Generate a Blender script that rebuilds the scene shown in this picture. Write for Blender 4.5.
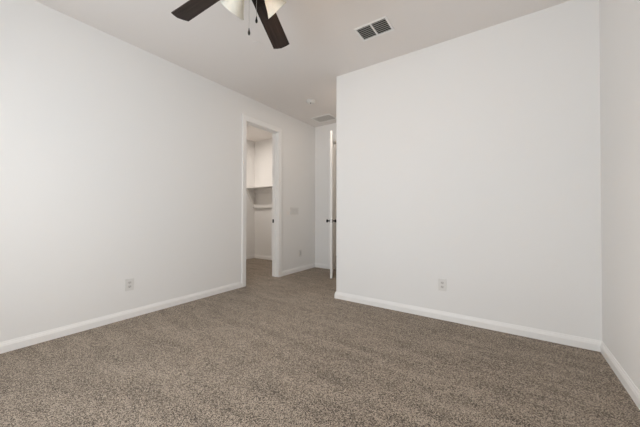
import bpy, bmesh, math, random
from mathutils import Vector, Matrix
random.seed(7)
S = bpy.context.scene
for o in list(bpy.data.objects): bpy.data.objects.remove(o)
COL = S.collection
PI = math.pi

# ------------------------------------------------------------------ measures
L, BACK, RIGHT, FAR, JUT, CEIL = -3.216, 3.016, 0.606, 4.540, -1.808, 2.829
FRONT = -0.752                       # wall behind the camera
T = 0.13                             # wall thickness
CL, CFAR, CNEAR = -5.10, 4.649, 2.10 # walk-in closet behind the left wall
HB = 6.10                            # hallway end beyond the bedroom door
D0, D1, DTOP = 2.765, 3.455, 2.455   # closet opening along the left wall
E0, E1, ETOP = -2.805, -1.985, 2.455 # bedroom door opening in the far wall

# ------------------------------------------------------------------ camera
f_px, yaw, pitch, roll, sy = 275.0106, 0.5982, 0.0100, 0.0011, -2.2758
cd = bpy.data.cameras.new('camera'); cam = bpy.data.objects.new('camera', cd); COL.objects.link(cam)
cd.sensor_fit = 'HORIZONTAL'; cd.sensor_width = 36.0; cd.lens = 36.0*f_px/640.0
cd.shift_y = sy/640.0; cd.clip_start = 0.02
s_, c_ = math.sin(yaw), math.cos(yaw)
rt = Vector((c_, s_, 0)); fw = Vector((-s_, c_, 0)); up = Vector((0, 0, 1))
fw2 = fw*math.cos(pitch)+up*math.sin(pitch); u2 = -fw*math.sin(pitch)+up*math.cos(pitch)
r2 = rt*math.cos(roll)+u2*math.sin(roll); u3 = -rt*math.sin(roll)+u2*math.cos(roll)
M = Matrix.Identity(4)
for i in range(3):
    M[i][0], M[i][1], M[i][2] = r2[i], u3[i], -fw2[i]
M.translation = Vector((0, 0, 1.07))
cam.matrix_world = M
S.camera = cam

# ------------------------------------------------------------------ light of the place
S.view_settings.view_transform = 'Standard'; S.view_settings.look = 'None'
S.view_settings.gamma = 1.0; S.view_settings.use_curve_mapping = False
S.view_settings.exposure = 0.32
W = bpy.data.worlds.new('overcast_sky'); S.world = W; W.use_nodes = True
bg = W.node_tree.nodes['Background']; bg.inputs[0].default_value = (0.93, 0.97, 1.0, 1); bg.inputs[1].default_value = 1.0
S.cycles.max_bounces = 16; S.cycles.diffuse_bounces = 12; S.cycles.transparent_max_bounces = 12

def area(name, loc, rot, sx, sy_, power, color):
    l = bpy.data.lights.new(name, 'AREA'); l.shape = 'RECTANGLE'; l.size = sx; l.size_y = sy_
    l.energy = power; l.color = color
    o = bpy.data.objects.new(name, l); COL.objects.link(o); o.location = loc; o.rotation_euler = rot
    return o
WX0, WX1, WZ0, WZ1 = -2.25, -0.35, 0.62, 2.20      # window opening in the wall behind the camera
area('daylight', ((WX0+WX1)/2, FRONT-T-0.06, (WZ0+WZ1)/2), (-PI/2, 0, PI), WX1-WX0, WZ1-WZ0, 62, (0.89, 0.95, 1.0))

# ------------------------------------------------------------------ helpers
def new_obj(name, bm, mat, parent=None, smooth=False):
    bmesh.ops.recalc_face_normals(bm, faces=bm.faces[:])
    me = bpy.data.meshes.new(name); bm.to_mesh(me); bm.free()
    o = bpy.data.objects.new(name, me); COL.objects.link(o)
    if mat: me.materials.append(mat)
    if smooth:
        for p in me.polygons: p.use_smooth = True
    if parent: o.parent = parent
    return o
def struct(o): o['kind'] = 'structure'; return o
def tag(o, label, cat, group=None):
    o['label'] = label; o['category'] = cat
    if group: o['group'] = group
    return o
def empty(name, loc, rot=(0, 0, 0)):
    o = bpy.data.objects.new(name, None); COL.objects.link(o); o.location = loc; o.rotation_euler = rot
    o.empty_display_size = 0.1
    return o
def box(bm, x0, y0, z0, x1, y1, z1, bev=0, seg=2):
    r = bmesh.ops.create_cube(bm, size=1)
    vs = r['verts']
    for v in vs:
        v.co = Vector((x0+(v.co.x+.5)*(x1-x0), y0+(v.co.y+.5)*(y1-y0), z0+(v.co.z+.5)*(z1-z0)))
    if bev:
        es = list({e for v in vs for e in v.link_edges})
        bmesh.ops.bevel(bm, geom=es, offset=bev, segments=seg, affect='EDGES', profile=.6)
def boxes(*bs, bev=0):
    bm = bmesh.new()
    for b in bs: box(bm, *b, bev=bev)
    return bm
def lathe(bm, prof, mat=Matrix.Identity(4), n=40, closed=False):
    rings = []
    for r, z in prof:
        if r < 1e-6: rings.append([bm.verts.new(mat @ Vector((0, 0, z)))])
        else: rings.append([bm.verts.new(mat @ Vector((r*math.cos(2*PI*i/n), r*math.sin(2*PI*i/n), z))) for i in range(n)])
    pairs = list(zip(rings[:-1], rings[1:]))
    if closed: pairs.append((rings[-1], rings[0]))
    for a, b in pairs:
        for i in range(n):
            j = (i+1) % n
            if len(a) == 1 and len(b) == 1: continue
            if len(a) == 1: bm.faces.new((a[0], b[j], b[i]))
            elif len(b) == 1: bm.faces.new((a[i], a[j], b[0]))
            else: bm.faces.new((a[i], a[j], b[j], b[i]))
    return bm
def tube(bm, p, q, r, n=12):
    p, q = Vector(p), Vector(q); d = q-p
    m = Matrix.Translation(p) @ d.to_track_quat('Z', 'Y').to_matrix().to_4x4()
    lathe(bm, [(0, 0), (r, 0), (r, d.length), (0, d.length)], m, n)
    return bm
def prism(bm, pts, z0, z1, mat=Matrix.Identity(4)):
    a = [bm.verts.new(mat @ Vector((x, y, z0))) for x, y in pts]
    b = [bm.verts.new(mat @ Vector((x, y, z1))) for x, y in pts]
    bm.faces.new(a[::-1]); bm.faces.new(b)
    n = len(pts)
    for i in range(n):
        j = (i+1) % n
        bm.faces.new((a[i], a[j], b[j], b[i]))
def axis_matrix(origin, zdir, xhint=None):
    z = Vector(zdir).normalized(); q = z.to_track_quat('Z', 'Y').to_matrix()
    if xhint is not None:
        x = Vector(xhint); x = (x-z*x.dot(z)).normalized(); y = z.cross(x)
        q = Matrix((x, y, z)).transposed()
    m = q.to_4x4(); m.translation = Vector(origin)
    return m

# ------------------------------------------------------------------ materials
def mat(name, color, rough=.5, metal=0, spec=.5):
    m = bpy.data.materials.new(name); m.use_nodes = True
    b = m.node_tree.nodes['Principled BSDF']
    b.inputs['Base Color'].default_value = (*color, 1); b.inputs['Roughness'].default_value = rough
    b.inputs['Metallic'].default_value = metal; b.inputs['Specular IOR Level'].default_value = spec
    return m
def N(m, t, **k):
    n = m.node_tree.nodes.new(t)
    for a, v in k.items(): setattr(n, a, v)
    return n
def LK(m, a, b): m.node_tree.links.new(a, b)
def bump_noise(m, scale, strength, dist=.002, detail=3):
    tc = N(m, 'ShaderNodeTexCoord'); no = N(m, 'ShaderNodeTexNoise'); bp = N(m, 'ShaderNodeBump')
    no.inputs['Scale'].default_value = scale; no.inputs['Detail'].default_value = detail
    bp.inputs['Strength'].default_value = strength; bp.inputs['Distance'].default_value = dist
    LK(m, tc.outputs['Object'], no.inputs['Vector']); LK(m, no.outputs['Fac'], bp.inputs['Height'])
    LK(m, bp.outputs['Normal'], m.node_tree.nodes['Principled BSDF'].inputs['Normal'])
    return m
WALL = bump_noise(mat('wall_paint', (0.79, 0.782, 0.77), .72, spec=.25), 95, .18, .0015)
CEILP = bump_noise(mat('ceiling_paint', (0.80, 0.765, 0.74), .85, spec=.2), 70, .30, .002)
TRIM = bump_noise(mat('trim_paint', (0.835, 0.825, 0.81), .38), 30, .03, .001)
DOORP = bump_noise(mat('door_paint', (0.82, 0.805, 0.78), .42), 40, .04, .001)
PLAST = bump_noise(mat('white_plastic', (0.70, 0.69, 0.67), .35), 200, .02, .0005)
SLOT = mat('dark_slot', (0.03, 0.028, 0.026), .6)
GREY = mat('socket_recess', (0.60, 0.585, 0.565), .5)
SLOTG = mat('socket_slot', (0.13, 0.125, 0.12), .6)
VENTW = bump_noise(mat('white_enamel', (0.74, 0.72, 0.69), .4), 60, .02, .0005)
DUCT = mat('duct_inside', (0.035, 0.034, 0.032), .9)
LOUV = mat('grey_louvre', (0.42, 0.42, 0.40), .45)
BRONZE = bump_noise(mat('oiled_bronze', (0.035, 0.025, 0.02), .38, metal=.7), 60, .05, .0005)
BLACK = mat('black_hardware', (0.012, 0.011, 0.010), .35, metal=.6)
STEEL = mat('satin_latch_steel', (0.55, 0.53, 0.50), .35, metal=1)
CHAIN = mat('chain_metal', (0.42, 0.39, 0.35), .4, metal=.6)

def wood_dark():
    m = mat('walnut_blade', (0.04, 0.028, 0.024), .55, spec=.3); b = m.node_tree.nodes['Principled BSDF']
    tc = N(m, 'ShaderNodeTexCoord'); mp = N(m, 'ShaderNodeMapping'); no = N(m, 'ShaderNodeTexNoise'); cr = N(m, 'ShaderNodeValToRGB')
    mp.inputs['Scale'].default_value = (3, 60, 60); no.inputs['Scale'].default_value = 1.5; no.inputs['Detail'].default_value = 5
    cr.color_ramp.elements[0].position = .3; cr.color_ramp.elements[0].color = (0.020, 0.013, 0.011, 1)
    cr.color_ramp.elements[1].position = .75; cr.color_ramp.elements[1].color = (0.048, 0.034, 0.029, 1)
    LK(m, tc.outputs['Object'], mp.inputs['Vector']); LK(m, mp.outputs['Vector'], no.inputs['Vector'])
    LK(m, no.outputs['Fac'], cr.inputs['Fac']); LK(m, cr.outputs['Color'], b.inputs['Base Color'])
    return m
WOOD = wood_dark()

def carpet():
    m = mat('carpet_pile', (0.2, 0.17, 0.14), .95, spec=.1); b = m.node_tree.nodes['Principled BSDF']
    b.inputs['Sheen Weight'].default_value = .24; b.inputs['Sheen Tint'].default_value = (1, .85, .70, 1); b.inputs['Sheen Roughness'].default_value = .6
    tc = N(m, 'ShaderNodeTexCoord')
    vo = N(m, 'ShaderNodeTexVoronoi', feature='F1'); vo.inputs['Scale'].default_value = 260; vo.inputs['Randomness'].default_value = 1
    wn = N(m, 'ShaderNodeTexNoise'); wn.inputs['Scale'].default_value = 200; wn.inputs['Detail'].default_value = 5; wn.inputs['Roughness'].default_value = .85
    sp = N(m, 'ShaderNodeSeparateColor')
    LK(m, tc.outputs['Object'], vo.inputs['Vector']); LK(m, tc.outputs['Object'], wn.inputs['Vector'])
    LK(m, vo.outputs['Color'], sp.inputs['Color'])
    mx = N(m, 'ShaderNodeMath', operation='MULTIPLY_ADD'); mx.inputs[1].default_value = .42
    ad = N(m, 'ShaderNodeMath', operation='MULTIPLY'); ad.inputs[1].default_value = .58
    LK(m, wn.outputs['Fac'], ad.inputs[0]); LK(m, sp.outputs['Red'], mx.inputs[0]); LK(m, ad.outputs[0], mx.inputs[2])
    # pile lean left by vacuuming and footsteps, streaks running across the room
    mp = N(m, 'ShaderNodeMapping'); mp.inputs['Rotation'].default_value = (0, 0, math.radians(24)); mp.inputs['Scale'].default_value = (1.0, 3.4, 1)
    n2 = N(m, 'ShaderNodeTexNoise'); n2.inputs['Scale'].default_value = 2.8; n2.inputs['Detail'].default_value = 5; n2.inputs['Roughness'].default_value = .6
    n2.inputs['Distortion'].default_value = .5
    LK(m, tc.outputs['Object'], mp.inputs['Vector']); LK(m, mp.outputs['Vector'], n2.inputs['Vector'])
    st = N(m, 'ShaderNodeMath', operation='MULTIPLY_ADD'); st.inputs[1].default_value = .25; st.inputs[2].default_value = -.125
    LK(m, n2.outputs['Fac'], st.inputs[0])
    m3 = N(m, 'ShaderNodeMapping'); m3.inputs['Rotation'].default_value = (0, 0, math.radians(23)); m3.inputs['Scale'].default_value = (.55, 6.0, 1)
    n3 = N(m, 'ShaderNodeTexNoise'); n3.inputs['Scale'].default_value = 1.4; n3.inputs['Detail'].default_value = 2; n3.inputs['Distortion'].default_value = .3
    LK(m, tc.outputs['Object'], m3.inputs['Vector']); LK(m, m3.outputs['Vector'], n3.inputs['Vector'])
    s3 = N(m, 'ShaderNodeMath', operation='MULTIPLY_ADD'); s3.inputs[1].default_value = .12; s3.inputs[2].default_value = -.06
    LK(m, n3.outputs['Fac'], s3.inputs[0])
    s4 = N(m, 'ShaderNodeMath', operation='ADD'); LK(m, st.outputs[0], s4.inputs[0]); LK(m, s3.outputs[0], s4.inputs[1])
    sm = N(m, 'ShaderNodeMath', operation='ADD'); LK(m, mx.outputs[0], sm.inputs[0]); LK(m, s4.outputs[0], sm.inputs[1])
    cr = N(m, 'ShaderNodeValToRGB'); e = cr.color_ramp.elements
    e[0].position = .39; e[0].color = (0.026, 0.021, 0.017, 1)
    e[1].position = .615; e[1].color = (0.42, 0.355, 0.29, 1)
    k = e.new(.5); k.color = (0.165, 0.136, 0.110, 1)
    LK(m, sm.outputs[0], cr.inputs['Fac']); LK(m, cr.outputs['Color'], b.inputs['Base Color'])
    bp = N(m, 'ShaderNodeBump'); bp.inputs['Strength'].default_value = .7; bp.inputs['Distance'].default_value = .006
    LK(m, mx.outputs[0], bp.inputs['Height']); LK(m, bp.outputs['Normal'], b.inputs['Normal'])
    return m
CARPET = carpet()

def shade_glass():
    m = bpy.data.materials.new('frosted_shade_glass'); m.use_nodes = True; nt = m.node_tree
    for n in list(nt.nodes): nt.nodes.remove(n)
    out = N(m, 'ShaderNodeOutputMaterial'); d = N(m, 'ShaderNodeBsdfDiffuse'); t = N(m, 'ShaderNodeBsdfTranslucent')
    g = N(m, 'ShaderNodeBsdfGlossy'); g.inputs['Roughness'].default_value = .25
    a = N(m, 'ShaderNodeMixShader'); a.inputs[0].default_value = .13; b = N(m, 'ShaderNodeMixShader'); b.inputs[0].default_value = .06
    tc = N(m, 'ShaderNodeTexCoord'); no = N(m, 'ShaderNodeTexNoise'); no.inputs['Scale'].default_value = 22; no.inputs['Distortion'].default_value = 1.5
    cr = N(m, 'ShaderNodeValToRGB'); cr.color_ramp.elements[0].color = (.60, .59, .53, 1); cr.color_ramp.elements[1].color = (.76, .74, .68, 1)
    LK(m, tc.outputs['Object'], no.inputs['Vector']); LK(m, no.outputs['Fac'], cr.inputs['Fac'])
    LK(m, cr.outputs['Color'], d.inputs['Color']); LK(m, cr.outputs['Color'], t.inputs['Color'])
    LK(m, d.outputs[0], a.inputs[1]); LK(m, t.outputs[0], a.inputs[2]); LK(m, a.outputs[0], b.inputs[1]); LK(m, g.outputs[0], b.inputs[2])
    LK(m, b.outputs[0], out.inputs['Surface'])
    return m
SHADE = shade_glass()
def emis(name, col, s):
    m = mat(name, col, .4); b = m.node_tree.nodes['Principled BSDF']
    b.inputs['Emission Color'].default_value = (*col, 1); b.inputs['Emission Strength'].default_value = s
    return m
def pane_glass():
    m = bpy.data.materials.new('window_glass'); m.use_nodes = True; nt = m.node_tree
    for n in list(nt.nodes): nt.nodes.remove(n)
    out = N(m, 'ShaderNodeOutputMaterial'); t = N(m, 'ShaderNodeBsdfTransparent'); g = N(m, 'ShaderNodeBsdfGlossy')
    g.inputs['Roughness'].default_value = .02; mx = N(m, 'ShaderNodeMixShader'); mx.inputs[0].default_value = .06
    LK(m, t.outputs[0], mx.inputs[1]); LK(m, g.outputs[0], mx.inputs[2]); LK(m, mx.outputs[0], out.inputs['Surface'])
    return m
PANE = pane_glass()

# ------------------------------------------------------------------ the shell
X0, X1, Y0, Y1 = CL-T, RIGHT+T, FRONT-T, HB+T
struct(new_obj('floor', boxes((X0, Y0, -.12, X1, Y1, 0)), CARPET))
struct(new_obj('ceiling', boxes((X0, Y0, CEIL, X1, Y1, CEIL+.12)), CEILP))
# left wall with the closet opening, one outline
bm = bmesh.new()
prism(bm, [(FRONT-T, 0), (D0-.018, 0), (D0-.018, DTOP+.018), (D1+.018, DTOP+.018), (D1+.018, 0), (FAR+T, 0), (FAR+T, CEIL), (FRONT-T, CEIL)],
      0, T, Matrix(((0, 0, 1, L-T), (1, 0, 0, 0), (0, 1, 0, 0), (0, 0, 0, 1))))
struct(new_obj('wall_left', bm, WALL))
bm = bmesh.new()
prism(bm, [(L, 0), (E0-.018, 0), (E0-.018, ETOP+.018), (E1+.018, ETOP+.018), (E1+.018, 0), (JUT, 0), (JUT, CEIL), (L, CEIL)],
      0, T, Matrix(((1, 0, 0, 0), (0, 0, 1, FAR), (0, 1, 0, 0), (0, 0, 0, 1))))
struct(new_obj('wall_far', bm, WALL))
# the wall that juts out: its face towards the room and its side along the entry, with a rounded corner bead
bm = bmesh.new()
br = .012; arc = [(JUT+br-br*math.cos(a), BACK+br-br*math.sin(a)) for a in [PI/2*i/5 for i in range(6)]]
prism(bm, arc+[(RIGHT+T, BACK), (RIGHT+T, BACK+T), (JUT+T, BACK+T), (JUT+T, FAR+T), (JUT, FAR+T)], 0, CEIL)
struct(new_obj('wall_back', bm, WALL))
struct(new_obj('wall_right', boxes((RIGHT, FRONT-T, 0, RIGHT+T, BACK, CEIL)), WALL))
bm = boxes((L, FRONT-T, 0, WX0, FRONT, CEIL), (WX1, FRONT-T, 0, RIGHT, FRONT, CEIL), (WX0, FRONT-T, 0, WX1, FRONT, WZ0), (WX0, FRONT-T, WZ1, WX1, FRONT, CEIL))
struct(new_obj('wall_front', bm, WALL))
# closet walls
struct(new_obj('wall_closet_left', boxes((CL-T, CNEAR-T, 0, CL, CFAR+T, CEIL)), WALL))
struct(new_obj('wall_closet_far', boxes((CL, CFAR, 0, L-T, CFAR+T, CEIL)), WALL))
struct(new_obj('wall_closet_near', boxes((CL, CNEAR-T, 0, L-T, CNEAR, CEIL)), WALL))
# hallway beyond the bedroom door
HX0, HX1 = -4.2, -0.9
struct(new_obj('wall_hall_left', boxes((HX0-T, CFAR+T, 0, HX0, HB+T, CEIL)), WALL))
struct(new_obj('wall_hall_right', boxes((HX1, FAR+T, 0, HX1+T, HB+T, CEIL)), WALL))
struct(new_obj('wall_hall_far', boxes((HX0, HB, 0, HX1, HB+T, CEIL)), WALL))
struct(new_obj('wall_hall_near', boxes((JUT+T, FAR, 0, HX1+T, FAR+T, CEIL), (HX0-T, CFAR+T, 0, L-T, CFAR+T+.01, CEIL)), WALL))

# window behind the camera
wroot = struct(new_obj('window_1', boxes((WX0, FRONT-.10, WZ0, WX0+.05, FRONT-.03, WZ1), (WX1-.05, FRONT-.10, WZ0, WX1, FRONT-.03, WZ1),
    (WX0+.05, FRONT-.10, WZ0, WX1-.05, FRONT-.03, WZ0+.05), (WX0+.05, FRONT-.10, WZ1-.05, WX1-.05, FRONT-.03, WZ1),
    ((WX0+WX1)/2-.025, FRONT-.09, WZ0+.05, (WX0+WX1)/2+.025, FRONT-.04, WZ1-.05), bev=.004), TRIM))
for a, b in ((WX0+.05, (WX0+WX1)/2-.025), ((WX0+WX1)/2+.025, WX1-.05)):
    new_obj('pane', boxes((a, FRONT-.068, WZ0+.05, b, FRONT-.062, WZ1-.05)), PANE, wroot)
new_obj('window_sill', boxes((WX0-.03, FRONT-.03, WZ0-.03, WX1+.03, FRONT+.025, WZ0), bev=.005), TRIM, wroot)

# ------------------------------------------------------------------ baseboards
BP = [(0, 0), (.014, 0), (.014, .052), (.012, .056), (.011, .060), (.0105, .065), (.006, .073), (.0045, .082), (0, .083)]
def baseboard(name, p, q, n, a='in', b='in'):
    p, q, n = Vector(p), Vector(q), Vector(n); d = (q-p).normalized()
    k = {'in': 1, 'out': -1, 'flat': 0}
    bm = bmesh.new()
    r0 = [bm.verts.new((*(p+n*t+d*t*k[a]), z)) for t, z in BP]
    r1 = [bm.verts.new((*(q+n*t-d*t*k[b]), z)) for t, z in BP]
    m = len(BP)
    for i in range(m):
        j = (i+1) % m
        bm.faces.new((r0[i], r0[j], r1[j], r1[i]))
    bm.faces.new(r0); bm.faces.new(r1[::-1])
    return struct(new_obj(name, bm, TRIM))
CW = .084
baseboard('baseboard_left', (L, FRONT), (L, D0-CW), (1, 0), 'in', 'flat')
baseboard('baseboard_entry_left', (L, D1+CW), (L, FAR), (1, 0), 'flat', 'in')
baseboard('baseboard_far', (L, FAR), (E0-CW, FAR), (0, -1), 'in', 'flat')
baseboard('baseboard_far_right', (E1+CW, FAR), (JUT, FAR), (0, -1), 'flat', 'in')
baseboard('baseboard_entry_right', (JUT, BACK), (JUT, FAR), (-1, 0), 'out', 'in')
baseboard('baseboard_back', (JUT, BACK), (RIGHT, BACK), (0, -1), 'out', 'in')
baseboard('baseboard_right', (RIGHT, FRONT), (RIGHT, BACK), (-1, 0))
baseboard('baseboard_front', (L, FRONT), (RIGHT, FRONT), (0, 1))
baseboard('baseboard_closet_left', (CL, CNEAR), (CL, CFAR), (1, 0))
baseboard('baseboard_closet_far', (CL, CFAR), (L-T, CFAR), (0, -1))
baseboard('baseboard_hall_far', (HX0, HB), (HX1, HB), (0, -1))

# ------------------------------------------------------------------ door frames
CP = [(.005, 0), (.005, .010), (.012, .013), (.030, .013), (.036, .0165), (.074, .0185), (.082, .015), (.082, 0)]
def casing(bm, a0, a1, top, place):
    """three mitred casing legs; place(along, out, z) -> point"""
    rings = []
    for k in range(4):
        ring = []
        for o, t in CP:
            along = a0-o if k < 2 else a1+o
            z = 0 if k in (0, 3) else top+o
            ring.append(bm.verts.new(place(along, t, z)))
        rings.append(ring)
    m = len(CP)
    for A, B in zip(rings[:-1], rings[1:]):
        for i in range(m):
            j = (i+1) % m
            bm.faces.new((A[i], A[j], B[j], B[i]))
    bm.faces.new(rings[0]); bm.faces.new(rings[-1][::-1])
def jamb(name, a0, a1, top, place, depth, stop_at):
    bm = bmesh.new()
    def bx(u0, u1, t0, t1, z0, z1):
        p, q = place(u0, t0, z0), place(u1, t1, z1)
        box(bm, *[min(x, y) for x, y in zip(p, q)], *[max(x, y) for x, y in zip(p, q)])
    bx(a0-.018, a0, -depth, 0, 0, top+.018); bx(a1, a1+.018, -depth, 0, 0, top+.018); bx(a0, a1, -depth, 0, top, top+.018)
    s0, s1 = stop_at
    bx(a0, a0+.011, s0, s1, 0, top); bx(a1-.011, a1, s0, s1, 0, top); bx(a0+.011, a1-.011, s0, s1, top-.011, top)
    return bm
pl = lambda u, t, z: Vector((L+t, u, z))
d1 = struct(new_obj('door_1', jamb('door_1', D0, D1, DTOP, pl, T, (-.085, -.045)), TRIM))
bm = bmesh.new(); casing(bm, D0, D1, DTOP, pl); new_obj('casing', bm, TRIM, d1)
bm = bmesh.new(); casing(bm, D0, D1, DTOP, lambda u, t, z: Vector((L-T-t, u, z))); new_obj('casing', bm, TRIM, d1)
sp_ = new_obj('strike_plate', boxes((L-T+.003, D1-.004, .918, L-T+.037, D1+.001, .978), bev=.0015), BLACK, d1)
sp_['label'] = 'small black strike plate'
pf = lambda u, t, z: Vector((u, FAR-t, z))
d2 = struct(new_obj('door_2', jamb('door_2', E0, E1, ETOP, pf, T, (-.095, -.04)), TRIM))
bm = bmesh.new(); casing(bm, E0, E1, ETOP, pf); new_obj('casing', bm, TRIM, d2)
bm = bmesh.new(); casing(bm, E0, E1, ETOP, lambda u, t, z: Vector((u, FAR+T+t, z))); new_obj('casing', bm, TRIM, d2)

# bedroom door, standing open into the entry, edge on to the camera
HINGE = Vector((-2.785, 4.522, 0)); LATCH = Vector((-2.398, 3.847, 0))
DW = (LATCH-HINGE).length; dt = .036
dr = empty('door_3', HINGE, (0, 0, math.atan2(LATCH.y-HINGE.y, LATCH.x-HINGE.x))); struct(dr)
bm = boxes((0, -dt/2, .012, DW, dt/2, DTOP-.005), bev=.002)
new_obj('door_slab', bm, DOORP, dr)
for sgn in (1, -1):                         # raised panels: two stacked on either face
    y0 = sgn*dt/2
    for z0, z1 in ((.20, .92), (1.12, 2.27)):
        bm = bmesh.new(); box(bm, .13, min(y0, y0+sgn*.004), z0, DW-.13, max(y0, y0+sgn*.004), z1, bev=.003)
        new_obj('panel_moulding', bm, DOORP, dr)
    kn = bmesh.new()
    lathe(kn, [(0, 0), (.030, 0), (.031, .004), (.028, .008), (.011, .010), (.010, .030), (.017, .036), (.026, .045), (.028, .054), (.024, .063), (.012, .068), (0, .069)],
          axis_matrix((DW-.062, y0, .955), (0, sgn, 0)), 28)
    k = new_obj('door_knob', kn, BLACK, dr, True); k['label'] = 'black round door knob'
lp = new_obj('latch_plate', boxes((DW-.001, -.013, .925, DW+.0015, .013, .985), (DW+.0015, -.007, .945, DW+.011, .007, .965), bev=.0008), STEEL, dr)
lp['label'] = 'metal latch plate'
for z in (.25, 1.25, 2.2):
    bm = bmesh.new(); tube(bm, (-.003, -dt/2-.004, z-.045), (-.003, -dt/2-.004, z+.045), .006); new_obj('hinge', bm, BLACK, dr)

# ------------------------------------------------------------------ closet shelf
sh = empty('closet_shelf', (CL, CFAR, 0))
tag(sh, 'white wall-mounted closet shelf with sloping side brace, seen through the open doorway', 'shelf')
SHZ, SHD = 1.69, .31
def rel(x0, y0, z0, x1, y1, z1): return (x0-CL, y0-CFAR, z0, x1-CL, y1-CFAR, z1)
new_obj('shelf_board', boxes(rel(CL+.001, CFAR-SHD, SHZ-.020, L-T-.002, CFAR-.001, SHZ), bev=.002), TRIM, sh)
new_obj('wall_cleat', boxes(rel(CL+.001, CFAR-.019, SHZ-.105, L-T-.002, CFAR-.001, SHZ-.0205), bev=.002), TRIM, sh)
new_obj('support_rail', boxes(rel(CL+.001, CFAR-.050, 1.215, L-T-.002, CFAR-.001, 1.295), bev=.002), TRIM, sh)
bm = bmesh.new()     # sloping board on the side wall from the shelf front down to the rail
prism(bm, [(-.275, SHZ-.0205), (-.205, SHZ-.0205), (-.050, 1.31), (-.050, 1.215)], 0, .045,
      Matrix(((0, 0, 1, .001), (1, 0, 0, 0), (0, 1, 0, 0), (0, 0, 0, 1))))
new_obj('side_brace', bm, TRIM, sh)

# ------------------------------------------------------------------ ceiling fan
FX, FY, FZ = -1.3065, 1.132, 2.556
fan = empty('ceiling_fan', (FX, FY, 0))
tag(fan, 'ceiling fan with dark brown blades, frosted glass lamp shades and two pull chains', 'ceiling fan')
bm = lathe(bmesh.new(), [(0, CEIL-.001), (.068, CEIL-.001), (.068, CEIL-.012), (.055, CEIL-.045), (.030, CEIL-.062), (0, CEIL-.062)])
new_obj('canopy', bm, BRONZE, fan, True)
bm = tube(bmesh.new(), (0, 0, 2.66), (0, 0, CEIL-.06), .0125, 20); new_obj('downrod', bm, BRONZE, fan, True)
bm = lathe(bmesh.new(), [(0, 2.680), (.030, 2.680), (.045, 2.668), (.095, 2.650), (.118, 2.625), (.120, 2.585), (.105, 2.562), (.070, 2.548), (0, 2.548)], n=48)
new_obj('motor_housing', bm, BRONZE, fan, True)
bm = lathe(bmesh.new(), [(0, 2.549), (.060, 2.549), (.060, 2.520), (.052, 2.505), (.052, 2.475), (.044, 2.458), (.022, 2.445), (.012, 2.430), (0, 2.428)], n=40)
kit = new_obj('light_kit', bm, BRONZE, fan, True)
TH0, DROOP, PIT = 1.9903, -.0921, -.1999
def blade_mesh():
    bm = bmesh.new(); R = .6586
    prof = [(.16, .052), (.175, .058), (.30, .0625), (.50, .067), (R-.005, .0703)]
    pts = [(x, w) for x, w in prof] + [(R+.006, .040), (R+.013, 0.010), (R+.006, -.035)] + [(x, -w) for x, w in prof[::-1]]
    prism(bm, pts, -.003, .003)
    return bm
def iron_mesh():
    bm = bmesh.new()
    prism(bm, [(.085, .016), (.14, .020), (.18, .042), (.225, .046), (.24, .030), (.24, -.030), (.225, -.046), (.18, -.042), (.14, -.020), (.085, -.016)], -.0085, -.0035)
    for x, y in ((.205, .028), (.205, -.028), (.225, 0)):
        lathe(bm, [(0, -.011), (.005, -.0105), (.006, -.0085), (0, -.0085)], Matrix.Translation((x, y, 0)), 10)
    return bm
bme = imesh = None
for k in range(5):
    a = TH0+k*2*PI/5
    d = Vector((math.cos(a), math.sin(a), (-.106, DROOP, DROOP, DROOP, -.02)[k])).normalized()
    t = Vector((-math.sin(a)*math.cos(PIT), math.cos(a)*math.cos(PIT), math.sin(PIT)))
    n = d.cross(t).normalized(); t = n.cross(d)
    m = Matrix((d, t, n)).transposed().to_4x4(); m.translation = Vector((0, 0, FZ))
    if k == 0:
        b = new_obj('blade', blade_mesh(), WOOD, fan); i = new_obj('blade_iron', iron_mesh(), BRONZE, b)
        b0, i0 = b, i
    else:
        b = b0.copy(); COL.objects.link(b); b.parent = fan
        i = i0.copy(); COL.objects.link(i); i.parent = b
    b.matrix_local = m
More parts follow.
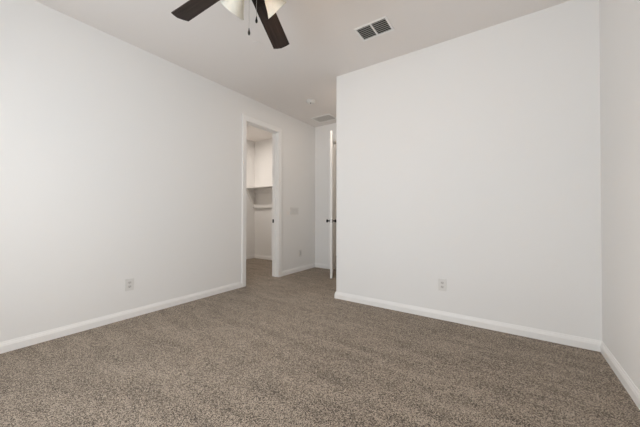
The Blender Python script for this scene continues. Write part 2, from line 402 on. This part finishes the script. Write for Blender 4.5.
# lamp shades on arms: one away to the left, one to the right, one towards the viewer
h = Vector((FX, FY, 0)).normalized(); lf = Vector((-h.y, h.x, 0))
ZS, LS, RR = 2.440, .100, .080
WARM = (1.0, .76, .53)
BULB_ON = emis('lit_bulb', (1.0, .58, .24), 26.0)
BULB_DIM = emis('dim_bulb', (1.0, .90, .70), 2.0)
for ang, lit, BE, RS in ((38, True, .70, .080), (-60, True, .64, .140), (158, True, .70, .080)):
    o_ = h*math.cos(math.radians(ang))+lf*math.sin(math.radians(ang))
    ax = o_*math.cos(BE)-Vector((0, 0, 1))*math.sin(BE)
    so = Vector((0, 0, ZS+(.050 if ang == -60 else .005)))+o_*RS
    m = axis_matrix(so, ax)
    bm = bmesh.new(); tube(bm, Vector((0, 0, ZS+.045))+o_*.03, so-ax*.035, .009)
    lathe(bm, [(0, -.045), (.018, -.045), (.024, -.035), (.027, -.012), (.024, .004), (0, .004)], m, 24)
    arm = new_obj('lamp_arm', bm, BRONZE, fan, True)
    prof = [(.026, -.010), (.030, .004), (.040, .022), (.050, .045), (.062, .072), (.074, .092), (RR, LS)]
    inner = [(r-.0035, z) for r, z in prof]
    bm = lathe(bmesh.new(), prof+inner[::-1], m, 48, closed=True)
    s = new_obj('lamp_shade', bm, SHADE, fan, True)
    s['label'] = 'frosted white glass bell shade' + (', glowing warm' if ang == -60 else '')
    bm = lathe(bmesh.new(), [(0, .002), (.011, .003), (.012, .018), (.020, .034), (.024, .050), (.020, .064), (.010, .072), (0, .074)], m, 24)
    new_obj('bulb', bm, BULB_DIM if ang == 38 else BULB_ON, s, True)
    if lit:
        l = bpy.data.lights.new('bulb_light', 'POINT'); l.energy = {38: .8, -60: 2.4, 158: 18}[ang]; l.color = {38: (1.0, .86, .68), -60: (1.0, .66, .36), 158: WARM}[ang]; l.shadow_soft_size = .02
        lo = bpy.data.objects.new('bulb_light', l); COL.objects.link(lo); lo.parent = fan; lo.location = so+ax*.086
for (dx, dy, z, lab) in ((.004, .005, 2.176, 'longer'), (.033, .0385, 2.258, 'shorter')):
    bm = bmesh.new()
    top = 2.470 if dx > .01 else 2.430
    tube(bm, (dx, dy, z+.03), (dx, dy, top), .0009, 6)
    zz = z+.032
    while zz < top-.002:
        bmesh.ops.create_icosphere(bm, subdivisions=1, radius=.0017, matrix=Matrix.Translation((dx, dy, zz))); zz += .0055
    ch = new_obj('pull_chain', bm, CHAIN, fan); ch['label'] = lab+' beaded pull chain'
    fb = lathe(bmesh.new(), [(0, z-.012), (.004, z-.011), (.0072, z-.004), (.0078, z+.003), (.0055, z+.014), (.003, z+.026), (.002, z+.032), (0, z+.033)], Matrix.Translation((dx, dy, 0)), 16)
    new_obj('fob', fb, BLACK, ch, True)

# ------------------------------------------------------------------ ceiling fittings
def register(name, cx, cy, w, d, label, cat, bars, mid, nsl, slat_mat, tilt, frac, back, fr):
    r = empty(name, (cx, cy, CEIL)); tag(r, label, cat)
    bm = bmesh.new()
    for b_ in ((-w/2, -d/2, w/2, -d/2+fr), (-w/2, d/2-fr, w/2, d/2), (-w/2, -d/2+fr, -w/2+fr, d/2-fr), (w/2-fr, -d/2+fr, w/2, d/2-fr)):
        box(bm, b_[0], b_[1], -.008, b_[2], b_[3], -.0005)
    if mid: box(bm, -.008, -d/2+fr, -.008, .008, d/2-fr, -.0005)
    new_obj('frame', bm, TRIM, r)
    new_obj('duct_opening', boxes((-w/2+fr-.002, -d/2+fr-.002, -.0022, w/2-fr+.002, d/2-fr+.002, -.0006)), back, r)
    halves = ((-w/2+fr, -.008), (.008, w/2-fr)) if mid else ((-w/2+fr, w/2-fr),)
    for x0, x1 in halves:
        for i in range(nsl):
            y = -d/2+fr+(d-2*fr)*(i+.5)/nsl
            bm = bmesh.new(); sl = (d-2*fr)/nsl*frac
            box(bm, x0+.0005, -sl, -.0006, x1-.0005, sl, .0006)
            bmesh.ops.rotate(bm, verts=bm.verts[:], cent=(0, 0, 0), matrix=Matrix.Rotation(math.radians(tilt), 3, 'X'))
            bmesh.ops.translate(bm, verts=bm.verts[:], vec=(0, y, -.0062))
            new_obj('louvre', bm, slat_mat, r)
    return r
register('air_vent', -1.040, 2.436, .318, .218, 'rectangular white air vent with two banks of dark louvres on the bedroom ceiling', 'vent', 2, True, 7, LOUV, 22, .36, DUCT, .018)
register('return_grille', -2.775, 4.205, .40, .30, 'flush pale grille on the ceiling of the entry nook, above the far wall', 'vent', 1, False, 10, VENTW, 9, .43, GREY, .022)

r = empty('smoke_detector', (-2.515, 3.436, CEIL)); tag(r, 'round white smoke detector on the ceiling near the entry nook', 'smoke detector')
new_obj('mounting_base', lathe(bmesh.new(), [(0, -.0005), (.073, -.0005), (.073, -.010), (.068, -.012), (0, -.012)]), PLAST, r, False)
new_obj('detector_cover', lathe(bmesh.new(), [(0, -.012), (.064, -.012), (.066, -.024), (.058, -.036), (.035, -.044), (0, -.046)]), PLAST, r, True)
bm = lathe(bmesh.new(), [(0, -.052), (.008, -.051), (.010, -.042), (0, -.038)], Matrix.Translation((.012, -.022, 0)), 16)
new_obj('test_button', bm, SLOT, r, True)['label'] = 'small dark sensor button'
sc = new_obj('sprinkler_cover', lathe(bmesh.new(), [(0, -.0005), (.032, -.0005), (.032, -.009), (.044, -.009), (.046, -.0105), (.045, -.0125), (.042, -.0135), (0, -.0135)]), CEILP, None, False)
sc.location = (-2.123, 1.957, CEIL)
tag(sc, 'small flat round cover plate on the ceiling beside the dark fan blade tip', 'cover plate')

# ------------------------------------------------------------------ outlets and switches
def wall_frame(p, n):
    n = Vector(n); x = Vector((0, 0, 1)).cross(n)
    m = Matrix((x, Vector((0, 0, 1)), n)).transposed().to_4x4(); m.translation = Vector(p)
    return m
def outlet(p, n, label, w=.078, hh=.122):
    r = empty('electrical_outlet', (0, 0, 0)); r.matrix_world = wall_frame(p, n); tag(r, label, 'outlet', 'wall outlets')
    new_obj('cover_plate', boxes((-w/2, -hh/2, .0004, w/2, hh/2, .0065), bev=.0025), PLAST, r)
    for z in (-.0205, .0205):
        bm = bmesh.new()
        pts = [(.0165*math.cos(a), max(-.0125, min(.0125, .0165*math.sin(a)))+z) for a in [2*PI*i/28 for i in range(28)]]
        prism(bm, pts, .0066, .0078); so = new_obj('socket', bm, GREY, r)
        new_obj('slot', boxes((-.0075, z-.003, .0079, -.0048, z+.0065, .0084), (.0048, z-.002, .0079, .0075, z+.0055, .0084), (-.0025, z-.0105, .0079, .0025, z-.006, .0084)), SLOTG, so)
    bm = lathe(bmesh.new(), [(0, .0078), (.0025, .0076), (.003, .0066), (0, .0066)], n=12); new_obj('screw', bm, GREY, r)
    return r
outlet((L, 1.240, .343), (1, 0, 0), 'white electrical outlet low on the long left wall, before the closet doorway')
outlet((-.549, BACK, .353), (0, -1, 0), 'white electrical outlet low on the wall that juts out on the right')
outlet((L, 4.063, .336), (1, 0, 0), 'small white outlet below the light switches, between closet doorway and far corner')
r = empty('light_switch', (0, 0, 0)); r.matrix_world = wall_frame((L, 3.885, 1.125), (1, 0, 0))
tag(r, 'white light switch plate with several rockers, right of the closet doorway', 'light switch')
new_obj('cover_plate', boxes((-.116, -.064, .0004, .116, .064, .0065), bev=.0025), PLAST, r)
for i in range(4):
    x = (i-1.5)*.046
    bm = bmesh.new(); box(bm, x-.0165, -.033, .0066, x+.0165, .033, .0105, bev=.0015)
    new_obj('rocker', bm, PLAST, r)

# closet ceiling lamp, and an unseen hallway lamp added to brighten beyond the door
def disc_lamp(x, y, label, power, color):
    r = empty('ceiling_lamp', (x, y, CEIL)); tag(r, label, 'ceiling lamp')
    new_obj('lamp_base', lathe(bmesh.new(), [(0, -.0005), (.15, -.0005), (.15, -.02), (0, -.02)]), VENTW, r)
    new_obj('diffuser', lathe(bmesh.new(), [(0, -.0205), (.142, -.0205), (.135, -.045), (.09, -.062), (0, -.068)]), emis('lit_diffuser', color, 7), r, True)
    l = bpy.data.lights.new('lamp_light', 'AREA'); l.shape = 'DISK'; l.size = .26; l.energy = power; l.color = color
    lo = bpy.data.objects.new('lamp_light', l); COL.objects.link(lo); lo.parent = r; lo.location = (0, 0, -.072)
disc_lamp(-4.5, 3.57, 'round ceiling lamp inside the walk-in closet', 11.5, (1, .92, .84))
disc_lamp(-2.4, 5.5, 'added round fill lamp, unseen in the hallway beyond the open bedroom door', 5, (1, .90, .79))

# added fill lamp, unseen behind the wall that juts out, brightens the entry nook
r = empty('added_fill_light', (-2.07, 3.62, CEIL)); tag(r, 'added round fill light on the entry nook ceiling, unseen behind the jutting wall', 'added fill light')
new_obj('trim_ring', lathe(bmesh.new(), [(.062, -.0005), (.085, -.0005), (.085, -.004), (.062, -.008)], closed=True), VENTW, r)
new_obj('diffuser', lathe(bmesh.new(), [(0, -.0006), (.0615, -.0006), (.0615, -.0012), (0, -.0012)]), emis('fill_light_lens', (1, .86, .72), 4), r)
l = bpy.data.lights.new('lamp_light', 'AREA'); l.shape = 'DISK'; l.size = .12; l.energy = 3.6; l.color = (1, .87, .76)
lo = bpy.data.objects.new('lamp_light', l); COL.objects.link(lo); lo.parent = r; lo.location = (0, 0, -.009)
